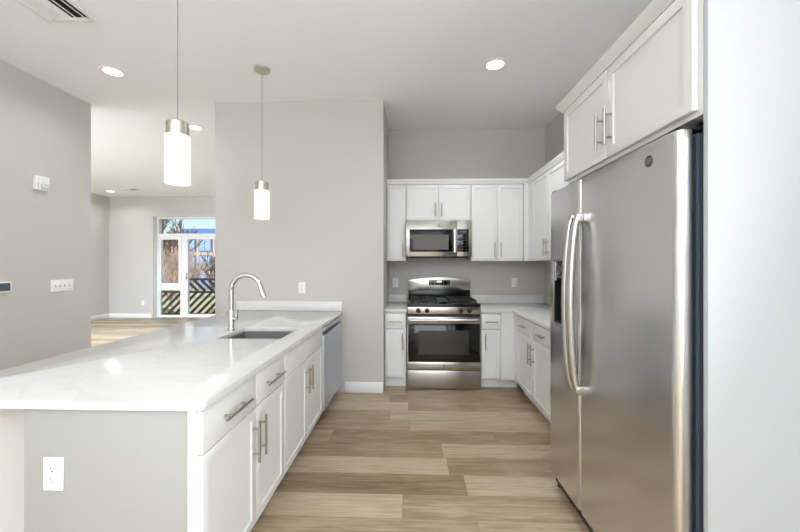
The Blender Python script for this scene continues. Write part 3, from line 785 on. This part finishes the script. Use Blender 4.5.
for i, (x, y) in enumerate(((-5.2, 5.5), (-6.5, 5.9), (-2.3, 5.7), (-5.6, 4.0))):  # extra downlights added out of view to brighten the living-room floor
    downlight(['recessed living room ceiling light hidden just behind the left wall', 'recessed living room ceiling light hidden nearest the far left wall',
               'recessed living room ceiling light hidden behind the grey partition', 'recessed living room ceiling light hidden well behind the left wall'][i], x, y, 33, (.70, .85, 1))
# air registers
def register(label, x0, x1, y0, y1, n, lean):
    o = thing('ceiling_vent', label, 'vent', ((x0 + x1) / 2, (y0 + y1) / 2, CH))
    w, h = (x1 - x0) / 2, (y1 - y0) / 2
    b = MB(); t = .03
    b.box(-w, -w + t, -h, h, -.016, -.0005, .003).box(w - t, w, -h, h, -.016, -.0005, .003).box(-w + t, w - t, -h, -h + t, -.016, -.0005, .003).box(-w + t, w - t, h - t, h, -.016, -.0005, .003)
    b.build('vent_frame', TRIM, o)
    MB().box(-w + t, w - t, -h + t, h - t, -.003, -.0005).build('duct_opening', VENTD, o)
    for i in range(n):
        x = -w + t + (i + .5) * (2 * w - 2 * t) / n; s = (2 * w - 2 * t) / n
        a = lean if x > 0 else -lean
        m_ = Matrix.Translation((x, 0, -.0125)) @ Matrix.Rotation(a, 4, 'Y')
        MB().box(-s * .46, s * .46, -h + t + .001, h - t - .001, -.001, .001, mat=m_).build('louvre', TRIM, o)
    return o
register('white ceiling air vent with dark louvres above the left end of the peninsula', -2.51, -2.162, 2.03, 2.392, 5, R(30))
register('small white ceiling vent far back in the living room', -6.42, -6.08, 7.66, 7.86, 8, R(30))

# ------------------------------------------------------------------ outside, beyond the balcony door
struct(MB().box(-9.5, 1.5, 8.94, 10.1, -.30, -.14).build('floor_balcony', CONC))
struct(MB().box(-120, 60, 10.3, 120, -2.2, -2.0).build('ground', LAWN))
rl = thing('balcony_railing', 'black balcony railing of slanted flat bars outside the glazed door', 'railing', (0, 9.95, 0))
def bar(x0, z0, x1, z1, w=.042, t=.012, name='slat'):
    d_ = Vector((x1 - x0, 0, z1 - z0)); L = d_.length; ang = math.atan2(d_.z, d_.x)
    mt = Matrix.Translation(((x0 + x1) / 2, 0, (z0 + z1) / 2)) @ Matrix.Rotation(-ang, 4, 'Y')
    return MB().box(-L / 2, L / 2, -t / 2, t / 2, -w / 2, w / 2, mat=mt).build(name, RAIL, rl)
RX0, RX1 = -8.0, -3.6
zb_, zm_, zt_ = -.085, .545, .905
XU = -6.40
for x0, x1, z in ((RX0, RX1, zb_), (RX0, RX1, zm_), (XU, RX1, zt_)): MB().box(x0, x1, -.025, .025, z - .03, z + .03).build('rail', RAIL, rl)
x = RX0
while x + .63 < RX1:
    bar(x, zb_ + .02, x + .60, zm_ - .02, .072); x += .215
x = XU
while x + .36 < RX1:
    bar(x, zt_ - .02, x + .34, zm_ + .02, .072); x += .215
for px in (RX0, RX1): MB().box(px - .03, px + .03, -.03, .03, -.14, zt_ if px > RX0 else zm_).build('post', RAIL, rl)

def twig_tree(name, label, cat, loc, height, spread, n0, depth, mat, seed, r0, group=None, up=.55):
    rnd = random.Random(seed); b = MB(); t = bmesh.new()
    def seg(p, q, ra, rb):
        d_ = (q - p).normalized(); u = d_.orthogonal().normalized(); v = d_.cross(u)
        A = [t.verts.new(p + (u * math.cos(k * 2 * PI / 4) + v * math.sin(k * 2 * PI / 4)) * ra) for k in range(4)]
        B = [t.verts.new(q + (u * math.cos(k * 2 * PI / 4) + v * math.sin(k * 2 * PI / 4)) * rb) for k in range(4)]
        for k in range(4): t.faces.new((A[k], A[(k + 1) % 4], B[(k + 1) % 4], B[k]))
    def grow(p, d_, L, r, lev):
        q = p + d_ * L; seg(p, q, r, r * .78)
        if lev == 0: return
        for _ in range(rnd.randint(3, 4)):
            nd = (d_ + Vector((rnd.uniform(-1, 1), rnd.uniform(-1, 1), rnd.uniform(-.4, 1))) * spread).normalized()
            nd = (nd + Vector((0, 0, up * .3))).normalized()
            s0 = p + d_ * L * rnd.uniform(.45, 1.0)
            grow(s0, nd, L * rnd.uniform(.62, .82), r * .68, lev - 1)
    for i in range(n0):
        a = i * 2 * PI / max(n0, 1) + rnd.random()
        d_ = Vector((math.cos(a) * .35, math.sin(a) * .35, 1)).normalized() if n0 > 1 else Vector((.05, 0, 1)).normalized()
        grow(Vector((rnd.uniform(-.4, .4) if n0 > 1 else 0, rnd.uniform(-.4, .4) if n0 > 1 else 0, 0)), d_, height * .33, r0, depth)
    bmesh.ops.recalc_face_normals(t, faces=t.faces)
    b._merge(t); o = b.build(name, mat, None, False); o.location = loc
    return tag(o, label, cat, group)
twig_tree('bare_tree', 'tall bare tree with thin branches outside, against the sky left of the blue building', 'tree', (-19.3, 28, -2), 9.6, .8, 1, 5, BARK, 3, .12)
twig_tree('bare_shrub', 'red-brown leafless shrub outside behind the left window pane', 'shrub', (-14.9, 22, -2), 5.3, .8, 5, 4, BRUSH, 5, .05)
twig_tree('bare_shrub', 'larger red-brown leafless thicket outside, further back behind the left pane', 'shrub', (-23.4, 34, -2), 6.6, .8, 6, 4, BRUSH, 9, .055)
twig_tree('bare_tree', 'smaller bare tree outside in front of the blue building', 'tree', (-16.1, 28.5, -2), 5.2, .7, 2, 4, BARK, 21, .08)
def bush(label, loc, r, seed):
    rnd = random.Random(seed); t = bmesh.new(); bmesh.ops.create_icosphere(t, subdivisions=4, radius=1)
    from mathutils import noise
    for v in t.verts:
        n = noise.noise(v.co * 2.1 + Vector((seed, 0, 0))) * .3 + noise.noise(v.co * 6 + Vector((seed, 3, 0))) * .16
        v.co *= 1 + n; v.co = Vector((v.co.x * r * 1.35, v.co.y * r, max(v.co.z, -.6) * r * .8 + .45 * r))
    b = MB(); b._merge(t); o = b.build('hedge_bush', HEDGE, None, True); o.location = loc
    return tag(o, label, 'bush', 'low bushes beyond the railing')
for i, (bx, by, br) in enumerate(((-13.2, 18.5, .75), (-11.6, 17.6, .6), (-10.1, 18.9, .8), (-15.0, 20.5, .7))):
    bush(['low green bush beyond the railing behind the lower left pane', 'low green bush beyond the railing behind the middle of the glazed door',
          'low green bush beyond the railing at the right of the glazed door', 'low green bush furthest back beyond the railing'][i], (bx, by, -2.0), br, 11 + i * 5)
bl = thing('apartment_building', 'blue and tan apartment building outside seen through the balcony door', 'building', (-22.2, 42, -2.0))
MB().box(-9.0, -5.2, 0, 8, 0, 4.3).build('wing', BRICK, bl)
wl = MB().box(-5.2, 9, -.5, 8, 0, 7.0).build('wall', BRICK, bl)
MB().box(-5.2, 9, -.6, 8, 7.0, 7.6).build('parapet', BLUEP, bl)
MB().box(-1.5, 3.5, 1, 5, 7.6, 8.6).build('roof_housing', BLUEP, bl)
for i in range(7):
    for j in range(3):
        x = -4.9 + i * 1.95; z = .5 + j * 2.2
        f_ = MB().box(x, x + 1.55, -.62, -.5, z, z + 1.75).build('window', PALEP if (i * 2 + j) % 5 == 0 else BLUEP, bl)
        MB().box(x + .1, x + .74, -.66, -.6, z + .1, z + 1.65).box(x + .81, x + 1.45, -.66, -.6, z + .1, z + 1.65).build('pane', BLUEG, f_)
for j in range(2):
    f_ = MB().box(-8.4, -6.0, -.1, 0, .8 + j * 2.4, 2.4 + j * 2.4).build('window', BLUEP, bl)
    MB().box(-8.25, -7.25, -.14, -.08, .95 + j * 2.4, 2.25 + j * 2.4).box(-7.15, -6.15, -.14, -.08, .95 + j * 2.4, 2.25 + j * 2.4).build('pane', BLUEG, f_)
